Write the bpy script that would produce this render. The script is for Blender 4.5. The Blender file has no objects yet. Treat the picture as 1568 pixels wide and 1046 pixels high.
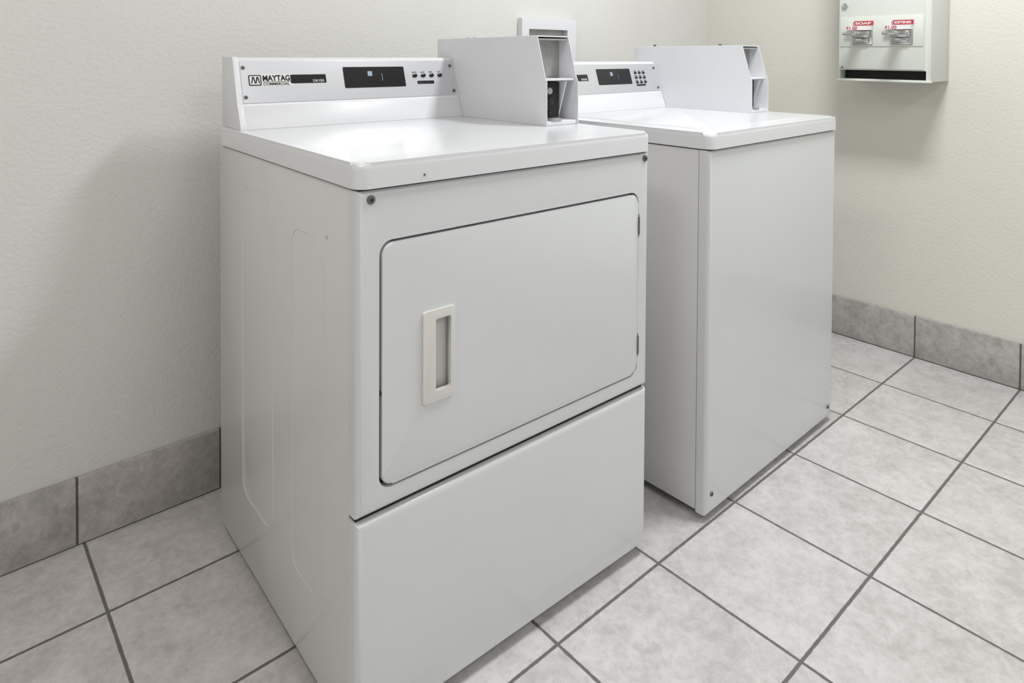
import bpy, bmesh, math
from mathutils import Matrix, Vector
ZOOM=None
S=bpy.context.scene
S.view_settings.view_transform='Standard'
S.view_settings.look='None'
COL=bpy.context.collection
pi=math.pi
# ---------------------------------------------------------------- materials
def srgb(r,g,b):
    f=lambda c:(c/255/12.92) if c/255<=.04045 else ((c/255+.055)/1.055)**2.4
    return (f(r),f(g),f(b),1)
def mat(name,col,rough=.5,metal=0,coat=0,spec=.5,noise=0,nscale=8,bump=0,bscale=200,crough=.08):
    m=bpy.data.materials.new(name);m.use_nodes=True
    nt=m.node_tree;b=nt.nodes['Principled BSDF']
    b.inputs['Base Color'].default_value=col
    b.inputs['Roughness'].default_value=rough
    b.inputs['Metallic'].default_value=metal
    b.inputs['Coat Weight'].default_value=coat
    b.inputs['Coat Roughness'].default_value=crough
    b.inputs['Specular IOR Level'].default_value=spec
    tc=nt.nodes.new('ShaderNodeTexCoord')
    if noise:
        n=nt.nodes.new('ShaderNodeTexNoise');n.inputs['Scale'].default_value=nscale;n.inputs['Detail'].default_value=5
        nt.links.new(tc.outputs['Object'],n.inputs['Vector'])
        r=nt.nodes.new('ShaderNodeMapRange');r.inputs[1].default_value=.3;r.inputs[2].default_value=.7
        r.inputs[3].default_value=1-noise;r.inputs[4].default_value=1+noise*.4
        nt.links.new(n.outputs['Fac'],r.inputs[0])
        mx=nt.nodes.new('ShaderNodeVectorMath');mx.operation='SCALE';mx.inputs[0].default_value=col[:3]
        nt.links.new(r.outputs[0],mx.inputs['Scale']);nt.links.new(mx.outputs[0],b.inputs['Base Color'])
    if bump:
        n=nt.nodes.new('ShaderNodeTexNoise');n.inputs['Scale'].default_value=bscale;n.inputs['Detail'].default_value=3
        nt.links.new(tc.outputs['Object'],n.inputs['Vector'])
        bp=nt.nodes.new('ShaderNodeBump');bp.inputs['Strength'].default_value=bump;bp.inputs['Distance'].default_value=.002
        nt.links.new(n.outputs['Fac'],bp.inputs['Height']);nt.links.new(bp.outputs[0],b.inputs['Normal'])
    return m
M_wall=mat('wall_paint_back',srgb(227,226,222),.75,noise=.03,nscale=2.5,bump=.8,bscale=110,spec=.3)
M_wallr=mat('wall_paint_right',srgb(230,228,218),.72,noise=.03,nscale=2.5,bump=.7,bscale=110,spec=.3)
M_ceil=mat('ceiling_paint',srgb(240,240,241),.8)
M_white=mat('white_enamel',srgb(221,224,225),.28,coat=.35,noise=.02,nscale=3)
M_lid=mat('white_enamel_gloss',srgb(230,232,235),.26,coat=.4,crough=.16)
M_side=mat('white_enamel_side',srgb(222,221,220),.3,coat=.3,noise=.03,nscale=4)
M_coin=mat('coin_box_paint',srgb(229,230,234),.38,coat=.15)
M_console=mat('console_plastic',srgb(225,226,229),.35)
M_silver=mat('brushed_panel',srgb(208,209,213),.3,metal=.5)
M_black=mat('black_gloss',srgb(18,18,20),.22)
M_blackm=mat('black_matte',srgb(20,20,20),.6)
M_dark=mat('dark_gap',srgb(38,37,36),.8)
M_grey=mat('galvanised_grey',srgb(175,175,173),.45,metal=.4,noise=.2,nscale=30)
M_ivory=mat('ivory_handle',srgb(225,223,219),.35,coat=.2)
M_ivoryd=mat('ivory_handle_recess',srgb(212,212,210),.45)
M_chrome=mat('chrome',srgb(200,200,200),.18,metal=1)
M_screw=mat('screw_steel',srgb(120,118,112),.4,metal=.8)
M_red=mat('red_sticker',srgb(186,58,72),.5)
M_sticker=mat('white_sticker',srgb(235,232,230),.5)
M_vend=mat('vending_box_paint',srgb(222,226,218),.4,coat=.1)
M_rubber=mat('rubber_foot',srgb(40,40,40),.8)
M_digit=mat('led_print',srgb(150,170,190),.5)

def tile_mat(name,cA,cB,grout,grid=None,vein=.93):
    m=bpy.data.materials.new(name);m.use_nodes=True;nt=m.node_tree;N=nt.nodes;L=nt.links
    b=N['Principled BSDF'];b.inputs['Roughness'].default_value=.4
    g=N.new('ShaderNodeNewGeometry')
    def math_(op,a,bb=None,c=None):
        n=N.new('ShaderNodeMath');n.operation=op
        for i,v in enumerate((a,bb,c)):
            if v is None: continue
            if isinstance(v,(int,float)): n.inputs[i].default_value=v
            else: L.new(v,n.inputs[i])
        return n.outputs[0]
    def noise(sc,det=6,rough=.6,vec=None,dist=0):
        n=N.new('ShaderNodeTexNoise');n.inputs['Scale'].default_value=sc;n.inputs['Detail'].default_value=det
        n.inputs['Roughness'].default_value=rough;n.inputs['Distortion'].default_value=dist
        L.new(vec or g.outputs['Position'],n.inputs['Vector']);return n.outputs['Fac']
    vec=None
    if grid:
        x0,sx,y0,sy,gw=grid
        sp=N.new('ShaderNodeSeparateXYZ');L.new(g.outputs['Position'],sp.inputs[0])
        u=math_('DIVIDE',math_('SUBTRACT',sp.outputs[0],x0),sx);v=math_('DIVIDE',math_('SUBTRACT',sp.outputs[1],y0),sy)
        iu=math_('FLOOR',u);iv=math_('FLOOR',v)
        du=math_('ABSOLUTE',math_('SUBTRACT',math_('FRACT',math_('ADD',u,.5)),.5))
        dv=math_('ABSOLUTE',math_('SUBTRACT',math_('FRACT',math_('ADD',v,.5)),.5))
        d=math_('MULTIPLY',math_('MINIMUM',du,dv),sx)
        mr=N.new('ShaderNodeMapRange');mr.interpolation_type='SMOOTHSTEP';mr.inputs[1].default_value=gw*.5-.0008;mr.inputs[2].default_value=gw*.5+.0012
        L.new(math_('ADD',d,math_('MULTIPLY',math_('SUBTRACT',noise(60),.5),.003)),mr.inputs[0]);mask=mr.outputs[0]
        wn=N.new('ShaderNodeTexWhiteNoise');wn.noise_dimensions='2D'
        cb=N.new('ShaderNodeCombineXYZ');L.new(iu,cb.inputs[0]);L.new(iv,cb.inputs[1]);L.new(cb.outputs[0],wn.inputs['Vector'])
        va=N.new('ShaderNodeVectorMath');va.operation='MULTIPLY_ADD'
        L.new(wn.outputs['Color'],va.inputs[0]);va.inputs[1].default_value=(7,7,7);L.new(g.outputs['Position'],va.inputs[2]);vec=va.outputs[0]
        rnd=wn.outputs['Value']
    n1=noise(16,10,.74,vec,.35);n2=noise(60,6,.7,vec,.3);n3=noise(3,2,.5,vec)
    f=math_('ADD',math_('ADD',math_('MULTIPLY',n1,.5),math_('MULTIPLY',n2,.35)),math_('MULTIPLY',n3,.15))
    cr=N.new('ShaderNodeValToRGB');e=cr.color_ramp.elements
    e[0].position=.40;e[0].color=cA;e[1].position=.57;e[1].color=cB
    L.new(f,cr.inputs[0]);col=cr.outputs[0]
    nv=noise(9,8,.7,vec,1.2)
    vm=N.new('ShaderNodeMapRange');vm.inputs[1].default_value=0;vm.inputs[2].default_value=.014;vm.inputs[3].default_value=vein;vm.inputs[4].default_value=1
    L.new(math_('ABSOLUTE',math_('SUBTRACT',nv,.47)),vm.inputs[0])
    sk=noise(16,2,.5);sm=N.new('ShaderNodeMapRange');sm.inputs[1].default_value=.74;sm.inputs[2].default_value=.78;sm.inputs[3].default_value=1;sm.inputs[4].default_value=.8
    L.new(sk,sm.inputs[0])
    sc=N.new('ShaderNodeVectorMath');sc.operation='SCALE';L.new(col,sc.inputs[0]);L.new(math_('MULTIPLY',sm.outputs[0],vm.outputs[0]),sc.inputs['Scale']);col=sc.outputs[0]
    h=n2
    if grid:
        s2=N.new('ShaderNodeVectorMath');s2.operation='SCALE';L.new(col,s2.inputs[0]);L.new(math_('ADD',math_('MULTIPLY',rnd,.07),.965),s2.inputs['Scale'])
        mx=N.new('ShaderNodeMix');mx.data_type='RGBA';mx.inputs['A'].default_value=grout
        L.new(mask,mx.inputs['Factor']);L.new(s2.outputs[0],mx.inputs['B']);col=mx.outputs['Result']
        h=math_('ADD',math_('MULTIPLY',mask,1.0),math_('MULTIPLY',n2,.10))
        L.new(math_('SUBTRACT',.85,math_('MULTIPLY',mask,.52)),b.inputs['Roughness'])
    L.new(col,b.inputs['Base Color'])
    bp=N.new('ShaderNodeBump');bp.inputs['Strength'].default_value=.6 if grid else .3;bp.inputs['Distance'].default_value=.0025
    L.new(h,bp.inputs['Height']);L.new(bp.outputs[0],b.inputs['Normal'])
    return m
XR=2.198; YA=-1.1523; SX=.3030; SY=.3018
M_floor=tile_mat('floor_tile',srgb(192,188,187),srgb(220,217,216),srgb(112,108,106),(XR,SX,YA,SY,.0055),.95)
M_base=tile_mat('baseboard_tile',srgb(162,158,154),srgb(198,194,191),srgb(90,90,90))
M_grout=mat('grout',srgb(100,97,95),.9)

# ---------------------------------------------------------------- mesh helpers
def obj(name,me,m=None,parent=None,smooth=True):
    o=bpy.data.objects.new(name,me);COL.objects.link(o)
    if m: me.materials.append(m)
    if parent: o.parent=parent
    if smooth:
        for p in me.polygons:p.use_smooth=True
        try: me.set_sharp_from_angle(angle=math.radians(35))
        except Exception: pass
    return o
def fin(name,bm,m,parent=None,mtx=None):
    bmesh.ops.recalc_face_normals(bm,faces=bm.faces)
    if mtx is not None: bmesh.ops.transform(bm,matrix=mtx,verts=bm.verts)
    me=bpy.data.meshes.new(name);bm.to_mesh(me);bm.free();return obj(name,me,m,parent)
def box_bm(x0,x1,y0,y1,z0,z1,bev=0,seg=2,bm=None,edges=None):
    b=bm or bmesh.new()
    r=bmesh.ops.create_cube(b,size=1)
    for v in r['verts']:
        v.co=Vector(((x0+x1)/2+v.co.x*(x1-x0),(y0+y1)/2+v.co.y*(y1-y0),(z0+z1)/2+v.co.z*(z1-z0)))
    if bev:
        es={e for v in r['verts'] for e in v.link_edges}
        if edges: es=[e for e in es if edges((e.verts[0].co+e.verts[1].co)/2,e.verts[0].co-e.verts[1].co)]
        bmesh.ops.bevel(b,geom=list(es),offset=bev,segments=seg,profile=.5,affect='EDGES')
    return b
def box(name,x0,x1,y0,y1,z0,z1,m,parent=None,bev=0,seg=2,edges=None,mtx=None):
    return fin(name,box_bm(x0,x1,y0,y1,z0,z1,bev,seg,None,edges),m,parent,mtx)
def prism(name,pts,a0,a1,axis,m,parent=None,bev=0,seg=2,mtx=None):
    b=bmesh.new()
    def mk(p,a):
        return {'x':(a,p[0],p[1]),'y':(p[0],a,p[1]),'z':(p[0],p[1],a)}[axis]
    v0=[b.verts.new(mk(p,a0)) for p in pts];v1=[b.verts.new(mk(p,a1)) for p in pts]
    b.faces.new(v0);b.faces.new(v1[::-1]);n=len(pts)
    for i in range(n): b.faces.new((v0[i],v0[(i+1)%n],v1[(i+1)%n],v1[i]))
    if bev: bmesh.ops.bevel(b,geom=list(b.edges),offset=bev,segments=seg,profile=.5,affect='EDGES')
    return fin(name,b,m,parent,mtx)
def rrect(x0,x1,y0,y1,r,n=8):
    out=[]
    for cx,cy,a in((x1-r,y0+r,-pi/2),(x1-r,y1-r,0),(x0+r,y1-r,pi/2),(x0+r,y0+r,pi)):
        for i in range(n+1):
            t=a+i/n*pi/2;out.append((cx+r*math.cos(t),cy+r*math.sin(t)))
    return out
def plate(name,x0,x1,z0,z1,y0,y1,r,m,parent=None,bev=.002,seg=3,mtx=None):
    """rounded-rectangle slab in XZ, front face at y0 bevelled"""
    b=bmesh.new()
    pts=rrect(x0,x1,z0,z1,r) if r>0 else [(x1,z0),(x1,z1),(x0,z1),(x0,z0)]
    v0=[b.verts.new((p[0],y0,p[1])) for p in pts];v1=[b.verts.new((p[0],y1,p[1])) for p in pts];n=len(pts)
    f=b.faces.new(v0);b.faces.new(v1[::-1])
    for i in range(n): b.faces.new((v0[i],v0[(i+1)%n],v1[(i+1)%n],v1[i]))
    if bev: bmesh.ops.bevel(b,geom=list(f.edges),offset=bev,segments=seg,profile=.5,affect='EDGES')
    return fin(name,b,m,parent,mtx)
def cyl(name,c,r,h,axis,m,parent=None,seg=24,bev=0,mtx=None,r2=None):
    b=bmesh.new();bmesh.ops.create_cone(b,cap_ends=True,segments=seg,radius1=r,radius2=r if r2 is None else r2,depth=h)
    if bev:
        es=[e for e in b.edges if abs(e.verts[0].co.z-e.verts[1].co.z)<1e-6]
        bmesh.ops.bevel(b,geom=es,offset=bev,segments=2,profile=.5,affect='EDGES')
    R={'z':Matrix(),'y':Matrix.Rotation(pi/2,4,'X'),'x':Matrix.Rotation(pi/2,4,'Y')}[axis]
    bmesh.ops.transform(b,matrix=Matrix.Translation(c)@R,verts=b.verts)
    return fin(name,b,m,parent,mtx)
def cut(o,c):
    md=o.modifiers.new('b','BOOLEAN');md.object=c;md.operation='DIFFERENCE';md.solver='EXACT'
    dg=bpy.context.evaluated_depsgraph_get();me=bpy.data.meshes.new_from_object(o.evaluated_get(dg))
    o.modifiers.clear();o.data=me
    for p in me.polygons:p.use_smooth=True
    try: me.set_sharp_from_angle(angle=math.radians(35))
    except Exception: pass
    bpy.data.objects.remove(c)
def text(name,s,size,m,mtx,parent,extr=.0002,bold=0,fitw=None):
    cu=bpy.data.curves.new(name,'FONT');cu.body=s;cu.size=size;cu.extrude=extr;cu.offset=bold
    o=bpy.data.objects.new(name,cu);COL.objects.link(o)
    dg=bpy.context.evaluated_depsgraph_get();me=bpy.data.meshes.new_from_object(o.evaluated_get(dg));bpy.data.objects.remove(o)
    if fitw:
        w=max(v.co.x for v in me.vertices);me.transform(Matrix.Diagonal((fitw/w,1,1,1)))
    me.transform(mtx);o=obj(name,me,m,parent,False);return o
def empty(name,loc,rz):
    e=bpy.data.objects.new(name,None);e.empty_display_size=.1;COL.objects.link(e);e.location=loc;e.rotation_euler=(0,0,rz);return e
def tube(name,pts,r,m,parent,cyc=False):
    cu=bpy.data.curves.new(name,'CURVE');cu.dimensions='3D';cu.bevel_depth=r;cu.bevel_resolution=2
    sp=cu.splines.new('POLY');sp.points.add(len(pts)-1);sp.use_cyclic_u=cyc
    for p,q in zip(sp.points,pts):p.co=(*q,1)
    o=bpy.data.objects.new(name,cu);COL.objects.link(o)
    dg=bpy.context.evaluated_depsgraph_get();me=bpy.data.meshes.new_from_object(o.evaluated_get(dg));bpy.data.objects.remove(o)
    return obj(name,me,m,parent)

# ---------------------------------------------------------------- room
X0,Y0,H=-1.55,-3.1,2.44
T=.12
box('floor',X0,XR,Y0,0,-.1,0,M_floor)
box('wall_back',X0-T,XR+T,0,T,-.1,H+.1,M_wall)
box('wall_right',XR,XR+T,Y0,0,-.1,H+.1,M_wallr)
box('wall_left',X0-T,X0,Y0,0,-.1,H+.1,M_wall)
box('wall_front',X0-T,XR+T,Y0-T,Y0,-.1,H+.1,M_wall)
box('ceiling',X0,XR,Y0,0,H,H+.1,M_ceil)
def baseboard(name,segs,axis,flip):
    b=bmesh.new();hb=.148;th=.011
    for a0,a1 in segs:
        if axis=='x': box_bm(a0+.0022,a1-.0022,-th,-.0005,.003,hb,.0016,2,b)
        else: box_bm(XR-th,XR-.0005,a0+.0022,a1-.0022,.003,hb,.0016,2,b)
    o=fin(name,b,M_base)
    a0,a1=min(s[0] for s in segs),max(s[1] for s in segs)
    if axis=='x': g=box_bm(a0,a1,-th+.003,-.0004,.0005,hb-.001)
    else: g=box_bm(XR-th+.003,XR-.0004,a0,a1,.0005,hb-.001)
    me=bpy.data.meshes.new('g');g.to_mesh(me);g.free()
    o.data.materials.append(M_grout)
    bb=bmesh.new();bb.from_mesh(o.data);n=len(bb.faces);bb.from_mesh(me);bb.faces.ensure_lookup_table()
    for f in bb.faces[n:]:f.material_index=1
    bb.to_mesh(o.data);bb.free()
xs=[-.2392+k*.303 for k in range(-5,9)]
xs=[max(x,X0) for x in xs if x>X0-.3]+[XR-.011]
xs=sorted(set(x for x in xs if x<=XR-.011))
baseboard('baseboard_back',list(zip(xs[:-1],xs[1:])),'x',0)
ys=[YA+k*SY for k in range(-6,4)]+[-.0115]
ys=[y for y in ys if y>Y0]
baseboard('baseboard_right',list(zip(ys[:-1],ys[1:])),'y',0)

# ---------------------------------------------------------------- machine parts
def lid(name,W,D,z0,z1,par):
    b=bmesh.new();pts=rrect(-.003,W+.003,-.006,D,.022,6);n=len(pts)
    v0=[b.verts.new((p[0],p[1],z0)) for p in pts];v1=[b.verts.new((p[0],p[1],z1)) for p in pts]
    b.faces.new(v0[::-1]);f=b.faces.new(v1)
    for i in range(n): b.faces.new((v0[i],v0[(i+1)%n],v1[(i+1)%n],v1[i]))
    bmesh.ops.bevel(b,geom=list(f.edges),offset=.011,segments=5,profile=.5,affect='EDGES')
    return fin(name,b,M_lid,par)
def screw(name,x,y,z,par,r=.0065,mtx=None):
    cyl(name,(x,y,z),r,.004,'y',M_screw,par,20,.0012,mtx)
    cyl(name+'_socket',(x,y-.0021,z),r*.42,.0006,'y',M_blackm,par,6,0,mtx)
def console(par,zt,x0,x1,y0,kind):
    pr=[(y0,zt),(y0+.004,zt+.012),(y0+.019,zt+.049),(y0+.022,zt+.051),(y0+.023,zt+.056),(y0+.051,zt+.146),(y0+.056,zt+.1515),(y0+.062,zt+.153),(.643,zt+.1525),(.643,zt)]
    prism('console_housing',pr,x0,x1,'x',M_console,par,.0008,1)
    k=math.hypot(.028,.090);v=Vector((0,.028/k,.090/k));n=Vector((0,-v.z,v.y))
    O=Vector((0,y0+.023,zt+.056))
    Mx=Matrix(((1,0,0,O.x),(0,-n.y,v.y,O.y),(0,-n.z,v.z,O.z),(0,0,0,1)))
    plate('control_panel',x0+.012,x1-.004,-.001,.0925,-.0012,.001,.002,M_silver,par,.0004,1,Mx)
    prism('console_end_cap',[(p[0]-.001 if i<8 else p[0],p[1]+(.0012 if i>4 and i<9 else 0)) for i,p in enumerate(pr)],x0-.002,x0+.010,'x',M_coin,par,.0012,2)
    F=-.0014
    def tm(x,h):
        return Mx@Matrix(((1,0,0,x),(0,0,-1,F-.0006),(0,1,0,h),(0,0,0,1)))
    lx=x0+.026
    plate('name_label_white',lx,lx+.100,.036,.062,F-.0002,0,.001,M_sticker,par,0,1,Mx)
    plate('name_label_black',lx+.095,lx+.180,.0405,.0605,F-.0006,0,.001,M_black,par,0,1,Mx)
    plate('name_label_rule',lx+.031,lx+.10,.0445,.0455,F-.0006,0,.0003,M_black,par,0,1,Mx)
    plate('logo_square',lx+.001,lx+.029,.037,.061,F-.0004,0,.003,M_black,par,0,1,Mx)
    plate('logo_inner',lx+.0035,lx+.0265,.0395,.0585,F-.0006,0,.002,M_sticker,par,0,1,Mx)
    for i in range(4):
        a=lx+.006+i*.0047
        d=.003 if i%2==0 else -.003
        c0=a if i%2==0 else a+.003
        pts=[(c0,.042),(c0+.0026,.042),(c0+d+.0026,.0565),(c0+d,.0565)]
        prism('logo_bar_%d'%i,pts,F-.0009,0,'y',M_black,par,0,1,Mx)
    text('name_lettering','MAYTAG',.0175,M_black,tm(lx+.0315,.0475),par,bold=.0005,fitw=.062)
    text('sub_lettering','COMMERCIAL',.0078,M_black,tm(lx+.032,.0375),par,bold=.0001,fitw=.060)
    text('type_lettering','DRYER' if kind=='d' else 'WASHER',.0085,M_sticker,tm(lx+.147,.0425),par,fitw=.028)
    d0=x0+.252
    plate('display_window',d0,d0+.166,.026,.077,F-.0012,0,.002,M_black,par,.0004,1,Mx)
    plate('display_digit',d0+.063,d0+.075,.054,.066,F-.0016,0,.001,M_digit,par,0,1,Mx)
    text('display_print','MINUTES\n REMAIN',.0055,M_grey,tm(d0+.106,.035),par)
    plate('display_bar',d0+.101,d0+.102,.042,.06,F-.0016,0,.0002,M_grey,par,0,1,Mx)
    b0=d0+.190
    if kind=='d':
        for i in range(4):
            bx=b0+i*.0255;h=.053
            plate('button_%d'%i,bx,bx+.013,h-.0045,h+.0045,F-.003,0,.0042,M_black,par,.0008,2,Mx)
            text('button_print_%d'%i,('HEAVY','LIGHT','PERM','HOT')[i],.0042,M_blackm,tm(bx,h+.0075),par)
        plate('button_caption',b0+.012,b0+.062,.031,.039,F-.0008,0,.001,M_black,par,0,1,Mx)
        text('caption_print','FABRIC SETTING',.0052,M_sticker,tm(b0+.0145,.033),par)
    else:
        for j,h in enumerate((.062,.046,.030)):
            for i in range(3):
                bx=b0-.002+i*.022
                plate('button_%d_%d'%(j,i),bx,bx+.011,h-.0035,h+.0035,F-.003,0,.0033,M_black,par,.0008,2,Mx)
                text('button_print_%d_%d'%(j,i),'WARM',.0036,M_blackm,tm(bx,h+.005),par)
        plate('button_caption',b0-.002,b0+.045,.018,.0235,F-.0008,0,.001,M_black,par,0,1,Mx)
    for i,(sx,h) in enumerate(((x0+.018,.078),(x0+.018,.012),(x1-.012,.078),(x1-.012,.010))):
        screw('panel_screw_%d'%i,sx,-.002,h,par,.0042,Mx)
def coinbox(par,zt,x0,x1,yf,kind):
    yb=.643;t=.0022
    prof=[(yf,zt),(yb,zt),(yb,zt+.203),(yf+.034,zt+.206),(yf+.008,zt+.112),(yf+.001,zt+.100)]
    prism('coin_box_side_left',prof,x0,x0+t,'x',M_coin,par,.0006,1)
    prism('coin_box_side_right',prof,x1-t,x1,'x',M_coin,par,.0006,1)
    prism('coin_box_top',[(yf+.036,zt+.2035),(yf+.036,zt+.2065),(yb,zt+.2035),(yb,zt+.2005)],x0+t*.5,x1-t*.5,'x',M_coin,par)
    box('coin_box_back',x0+t,x1-t,yb-t,yb-.0001,zt,zt+.2,M_coin,par)
    box('coin_box_base',x0+t,x1-t,yf+.004,yb-t,zt+.0003,zt+.010,M_coin,par,.001)
    box('upper_plate',x0+t,x1-t,yf+.064,yf+.067,zt+.108,zt+.2,M_grey,par)
    box('top_return',x0+t,x1-t,yf+.037,yf+.064,zt+.196,zt+.2,M_grey,par)
    box('ledge',x0+t,x1-t,yf+.012,yf+.067,zt+.102,zt+.107,M_coin,par,.001)
    prism('cheek',[(yf+.012,zt+.10),(yf+.052,zt+.10),(yf+.052,zt+.012),(yf+.04,zt+.012)],x1-.030,x1-.027,'x',M_coin,par)
    box('lower_fill',x0+t,x1-t,yf+.052,yf+.055,zt+.010,zt+.102,M_grey,par)
    box('coin_mechanism',x0+.006,x1-.034,yf+.030,yf+.052,zt+.014,zt+.098,M_blackm,par,.003)
    for i,(z,r) in enumerate(((.078,.008),(.052,.011),(.026,.006))):
        cyl('mechanism_lock_%d'%i,(x0+.034,yf+.028,zt+z),r,.006,'y',M_black if i!=0 else M_grey,par,20,.001)
    box('coin_slot',x0+.018,x0+.021,yf+.0285,yf+.031,zt+.066,zt+.09,M_chrome,par)
    cyl('flange_hole',(x1-.012,yf+.0525,zt+.03),.005,.008,'y',M_chrome,par,16)
    box('mounting_tab',x0+.02,x0+.05,yf+.002,yf+.02,zt+.010,zt+.016,M_grey,par,.001)
    if kind=='w':
        for i,y in enumerate((.33,.58)):
            cyl('top_stud_%d'%i,(x0+.03,y,zt+.207),.003,.006,'z',M_screw,par,12)
            cyl('top_stud_cap_%d'%i,(x0+.03,y,zt+.210),.006,.0025,'z',M_screw,par,12)
    else:
        for i,y in enumerate((.50,.53)):
            cyl('top_stud_%d'%i,(x0+.02,y,zt+.204),.004,.004,'z',M_screw,par,12)
def feet(par,W,D,z):
    for i,(x,y) in enumerate(((.07,.10),(W-.07,.10),(.07,D-.06),(W-.07,D-.06))):
        cyl('foot_%d'%i,(x,y,z/2+.003),.02,z+.006,'z',M_rubber,par,20,.002)

# ---------------------------------------------------------------- dryer
W,D=.686,.6467;zt,zl=.9062,.8652;zb=.020
dr=empty('commercial_dryer',(0,-.7981,0),-.0247)
box('cabinet',.0005,W-.0005,.0275,D-.002,zb,zl-.002,M_side,dr,.002,2)
up=box('front_panel',0,W,0,.0270,.3665,zl-.002,M_white,dr,.010,5,lambda c,d:c.y<.001)
c1=plate('c',.038,.652,.398,.783,-.01,.016,.022,None,None,0);c1.parent=dr
cut(up,c1)
box('door_gap_liner',.030,.660,.0155,.0268,.39,.79,M_dark,dr)
door=plate('door',.0425,.6495,.4025,.7785,-.0015,.0165,.019,M_white,dr,.0035,4)
hx0,hx1,hz0,hz1=.1145,.1770,.5075,.6565
c2=plate('c',hx0+.006,hx1-.004,hz0+.006,hz1-.006,-.02,.013,.003,None,None,0);c2.parent=dr;cut(door,c2)
fr=plate('handle_frame',hx0,hx1,hz0,hz1,-.0055,.001,.004,M_ivory,dr,.0022,3)
c3=plate('c',hx0+.024,hx1-.0085,hz0+.017,hz1-.015,-.02,.02,.003,None,None,0);c3.parent=dr;cut(fr,c3)
plate('handle_pocket',hx0+.022,hx1-.007,hz0+.014,hz1-.012,.0108,.0128,.002,M_ivoryd,dr,0)
prism('handle_ramp',[(hx0+.006,.012),(hx0+.024,.0005),(hx0+.030,.0105),(hx0+.030,.0125)],hz0+.010,hz1-.010,'z',M_ivoryd,dr)
for i,z in enumerate((.712,.460)):
    box('hinge_%d'%i,.6485,.6545,-.001,.010,z-.024,z+.024,M_screw,dr,.001)
    cyl('hinge_pin_%d'%i,(.6515,-.001,z),.0028,.036,'z',M_screw,dr,12)
cyl('door_catch',(.040,.004,.548),.003,.006,'y',M_blackm,dr,12)
box('seam_shadow_liner',.004,W-.004,.012,.028,.350,.375,M_dark,dr)
box('lower_panel',0,W,0,.0270,zb+.002,.3585,M_white,dr,.011,6,lambda c,d:c.y<.001)
for i,(x,z) in enumerate(((.023,.849),(.671,.851))): screw('front_screw_%d'%i,x,-.001,z,dr,.0068)
screw('lid_pin',.115,-.0065,.878,dr,.0018)
box('lid_gap_liner',.006,W-.006,.006,D-.006,zl-.004,zl+.002,M_dark,dr)
lid('lid',W,D,zl+.001,zt,dr)
console(dr,zt,.007,.581,.523,'d')
coinbox(dr,zt,.5815,.684,.205,'d')
feet(dr,W,D,zb)
box('base_frame',.02,W-.02,.05,D-.02,.012,zb+.002,M_dark,dr)
def rib(n,y0,y1,z0,z1):
    pts=[(.0009,p[0],p[1]) for p in rrect(y0,y1,z0,z1,.035,8)]
    tube(n,pts,.0012,M_side,dr,True)
rib('side_rib_0',.335,.500,.16,.80);rib('side_rib_1',.115,.245,.16,.765)
cyl('side_dimple',(-.0004,.103,.775),.003,.001,'x',M_ivoryd,dr,16)

# ---------------------------------------------------------------- washer
W2,D2=.676,.65;zt2,zl2=.8932,.8547
wa=empty('commercial_washer',(.8634,-.8493,0),.0128)
box('cabinet',.0005,W2-.0005,.0285,D2-.002,zb,zl2-.002,M_side,wa,.002,2)
box('front_panel',0,W2,0,.0270,zb-.004,zl2-.002,M_white,wa,.010,5,lambda c,d:c.y<.001)
box('seam_liner',.003,W2-.003,.02,.031,zb+.004,zl2-.004,M_dark,wa)
for i,(x,z) in enumerate(((.022,.062),(W2-.030,.050))): screw('front_screw_%d'%i,x,-.001,z,wa,.0055)
box('lid_gap_liner',.006,W2-.006,.006,D2-.006,zl2-.004,zl2+.002,M_dark,wa)
lid('top_deck',W2,D2,zl2+.001,zt2,wa)
def slab():
    b=bmesh.new();pts=rrect(.06,W2-.115,.05,.49,.03,6);n=len(pts)
    v0=[b.verts.new((p[0],p[1],zt2-.002)) for p in pts];v1=[b.verts.new((p[0],p[1],zt2+.0008)) for p in pts]
    b.faces.new(v0[::-1]);f=b.faces.new(v1)
    for i in range(n): b.faces.new((v0[i],v0[(i+1)%n],v1[(i+1)%n],v1[i]))
    bmesh.ops.bevel(b,geom=list(f.edges),offset=.0007,segments=2,profile=.5,affect='EDGES')
    fin('loading_lid',b,M_lid,wa)
slab()
console(wa,zt2,.007,.572,.510,'w')
coinbox(wa,zt2,.573,.675,.204,'w')
feet(wa,W2,D2,zb)
box('base_frame',.02,W2-.02,.05,D2-.02,.012,zb+.002,M_dark,wa)

# ---------------------------------------------------------------- wall outlet box
ob=empty('washer_outlet_box',(1.184,-.0005,1.06),0)
fr=plate('surround',-.133,.133,-.135,.135,-.022,0,.006,M_coin,ob,.003,3)
c=plate('c',-.100,.088,-.09,.095,-.05,.05,.003,None,None,0);c.parent=ob;cut(fr,c)
plate('recess',-.102,.09,-.09,.097,-.003,-.0002,.003,M_grey,ob,0)

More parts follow.
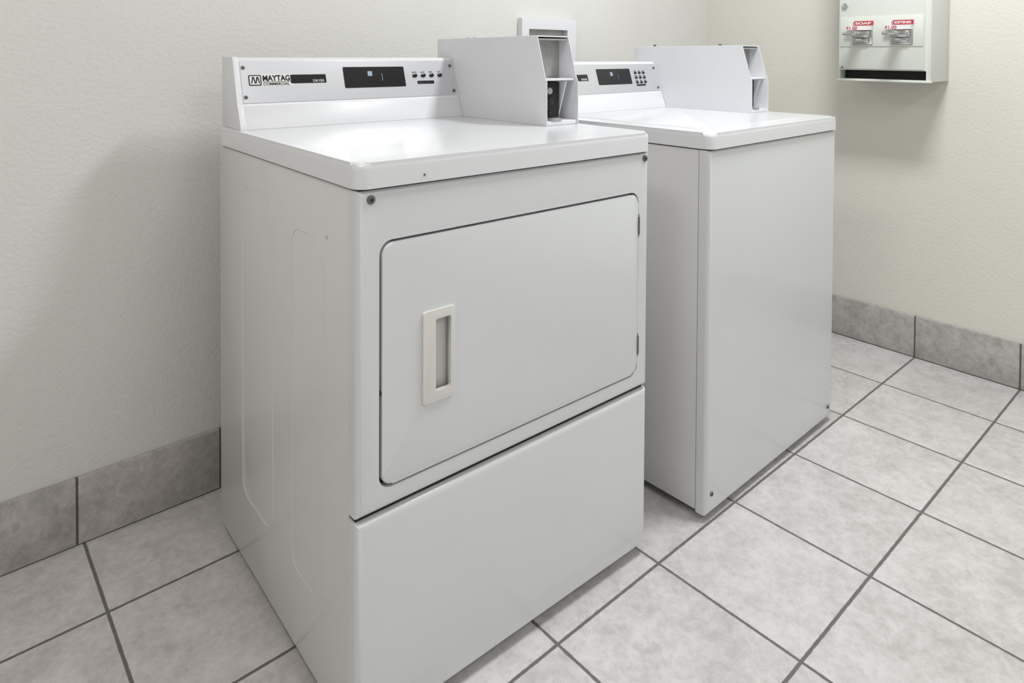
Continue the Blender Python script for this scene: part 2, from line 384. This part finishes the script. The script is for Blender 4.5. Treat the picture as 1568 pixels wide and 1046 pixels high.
# ---------------------------------------------------------------- soap vending machine on right wall
ve=empty('soap_vending_machine',(XR,-.7925,.984),0)
Dp=.18;hw=.1455
body=box('cabinet',-Dp,-.0005,-hw,hw,0,.52,M_vend,ve,.0025,2)
c=box('c',-Dp-.02,-.03,-hw+.014,hw-.004,.005,.036,None);c.parent=ve;cut(body,c)
box('tray_inside',-Dp+.05,-.029,-hw+.012,hw-.004,.0045,.037,M_blackm,ve)
box('tray_lip',-Dp-.006,-Dp+.01,-hw-.002,hw+.002,-.003,.0035,M_vend,ve,.001)
box('door_plate',-Dp-.003,-Dp+.001,-hw+.018,hw-.002,.040,.515,M_vend,ve,.001)
box('coin_panel',-Dp-.006,-Dp-.002,-hw+.022,hw-.008,.118,.222,M_vend,ve,.001)
cyl('door_lock',(-Dp-.006,hw-.022,.262),.009,.010,'x',M_chrome,ve,24,.001)
cyl('door_lock_lower',(-Dp-.004,hw-.014,.045),.003,.006,'x',M_screw,ve,12)
Rx=Matrix(((0,0,-1,0),(-1,0,0,0),(0,1,0,0),(0,0,0,1)))
for i,yc in enumerate((.066,-.058)):
    box('slide_plate_%d'%i,-Dp-.010,-Dp-.005,yc-.036,yc+.030,.124,.204,M_chrome,ve,.002)
    box('slide_block_%d'%i,-Dp-.030,-Dp-.009,yc-.030,yc+.026,.148,.172,M_chrome,ve,.003)
    box('slide_tongue_%d'%i,-Dp-.095,-Dp-.025,yc-.014,yc+.022,.158,.1630,M_chrome,ve,.0015)
    box('slide_grip_%d'%i,-Dp-.104,-Dp-.090,yc-.019,yc+.027,.155,.167,M_chrome,ve,.003)
    box('slide_foot_%d'%i,-Dp-.018,-Dp-.009,yc-.026,yc+.016,.130,.148,M_chrome,ve,.003)
    box('price_sticker_%d'%i,-Dp-.0315,-Dp-.0095,yc-.036,yc+.044,.174,.189,M_sticker,ve)
    box('red_sticker_%d'%i,-Dp-.0115,-Dp-.0095,yc-.038,yc+.024,.191,.206,M_red,ve)
    text('price_print_%d'%i,'$1.00',.016,M_red,Matrix.Translation((-Dp-.032,yc+.042,.1758))@Rx,ve,bold=.0003)
    text('red_print_%d'%i,'SOAP' if i==0 else 'SOFTENER',.011,M_sticker,Matrix.Translation((-Dp-.012,yc+.020,.1945))@Rx,ve,bold=.0003,fitw=.052)

# ---------------------------------------------------------------- lights
def area(name,loc,sx,sy,p,col):
    l=bpy.data.lights.new(name,'AREA');l.shape='RECTANGLE';l.size=sx;l.size_y=sy;l.energy=p;l.color=col
    o=bpy.data.objects.new(name,l);COL.objects.link(o);o.location=loc;return o
LL=[(1.2,-1.2,.22,.45,25,(.96,.985,1)),(-.85,-1.15,.4,.5,9.5,(1,.95,.90)),(.3,-2.65,.6,.3,10.5,(.98,.99,1))]  # last entry is an unseen fill added behind the camera to brighten machine fronts
for i,(x,y,a,b,p,c) in enumerate(LL):
    sfx='' if i==0 else '.%03d'%i
    area('lamp_and_fill_glow'+sfx,(x,y,2.36),a,b,p,c)
    box('lamp_and_fill_housing'+sfx,x-a/2-.03,x+a/2+.03,y-b/2-.03,y+b/2+.03,2.375,H-.0005,M_ceil,None,.01)  # the last housing is likewise added, to go with the fill
w=bpy.data.worlds.new('w');S.world=w;w.use_nodes=True;w.node_tree.nodes['Background'].inputs[0].default_value=(.5,.5,.5,1)
w.node_tree.nodes['Background'].inputs[1].default_value=.3

# ---------------------------------------------------------------- camera
cd=bpy.data.cameras.new('camera');cam=bpy.data.objects.new('camera',cd);COL.objects.link(cam)
ya,pt,ro=[math.radians(a) for a in(-40.4787,-1.0757,.2920)]
fw=Vector((-math.sin(ya)*math.cos(pt),math.cos(ya)*math.cos(pt),math.sin(pt)))
rt=Vector((math.cos(ya),math.sin(ya),0));u=rt.cross(fw)
r2=rt*math.cos(ro)+u*math.sin(ro);u2=-rt*math.sin(ro)+u*math.cos(ro)
cam.matrix_world=Matrix(((r2.x,u2.x,-fw.x,-.4952),(r2.y,u2.y,-fw.y,-1.6900),(r2.z,u2.z,-fw.z,1.0694),(0,0,0,1)))
uc,vc,kz=ZOOM or (784,523,1)
cd.sensor_width=36;cd.sensor_fit='HORIZONTAL';cd.lens=1036.1356/1568*36*kz
cd.shift_x=(uc-756.4263)/1568*kz;cd.shift_y=-(vc-102.1704)/1568*kz;cd.clip_start=.02
S.camera=cam
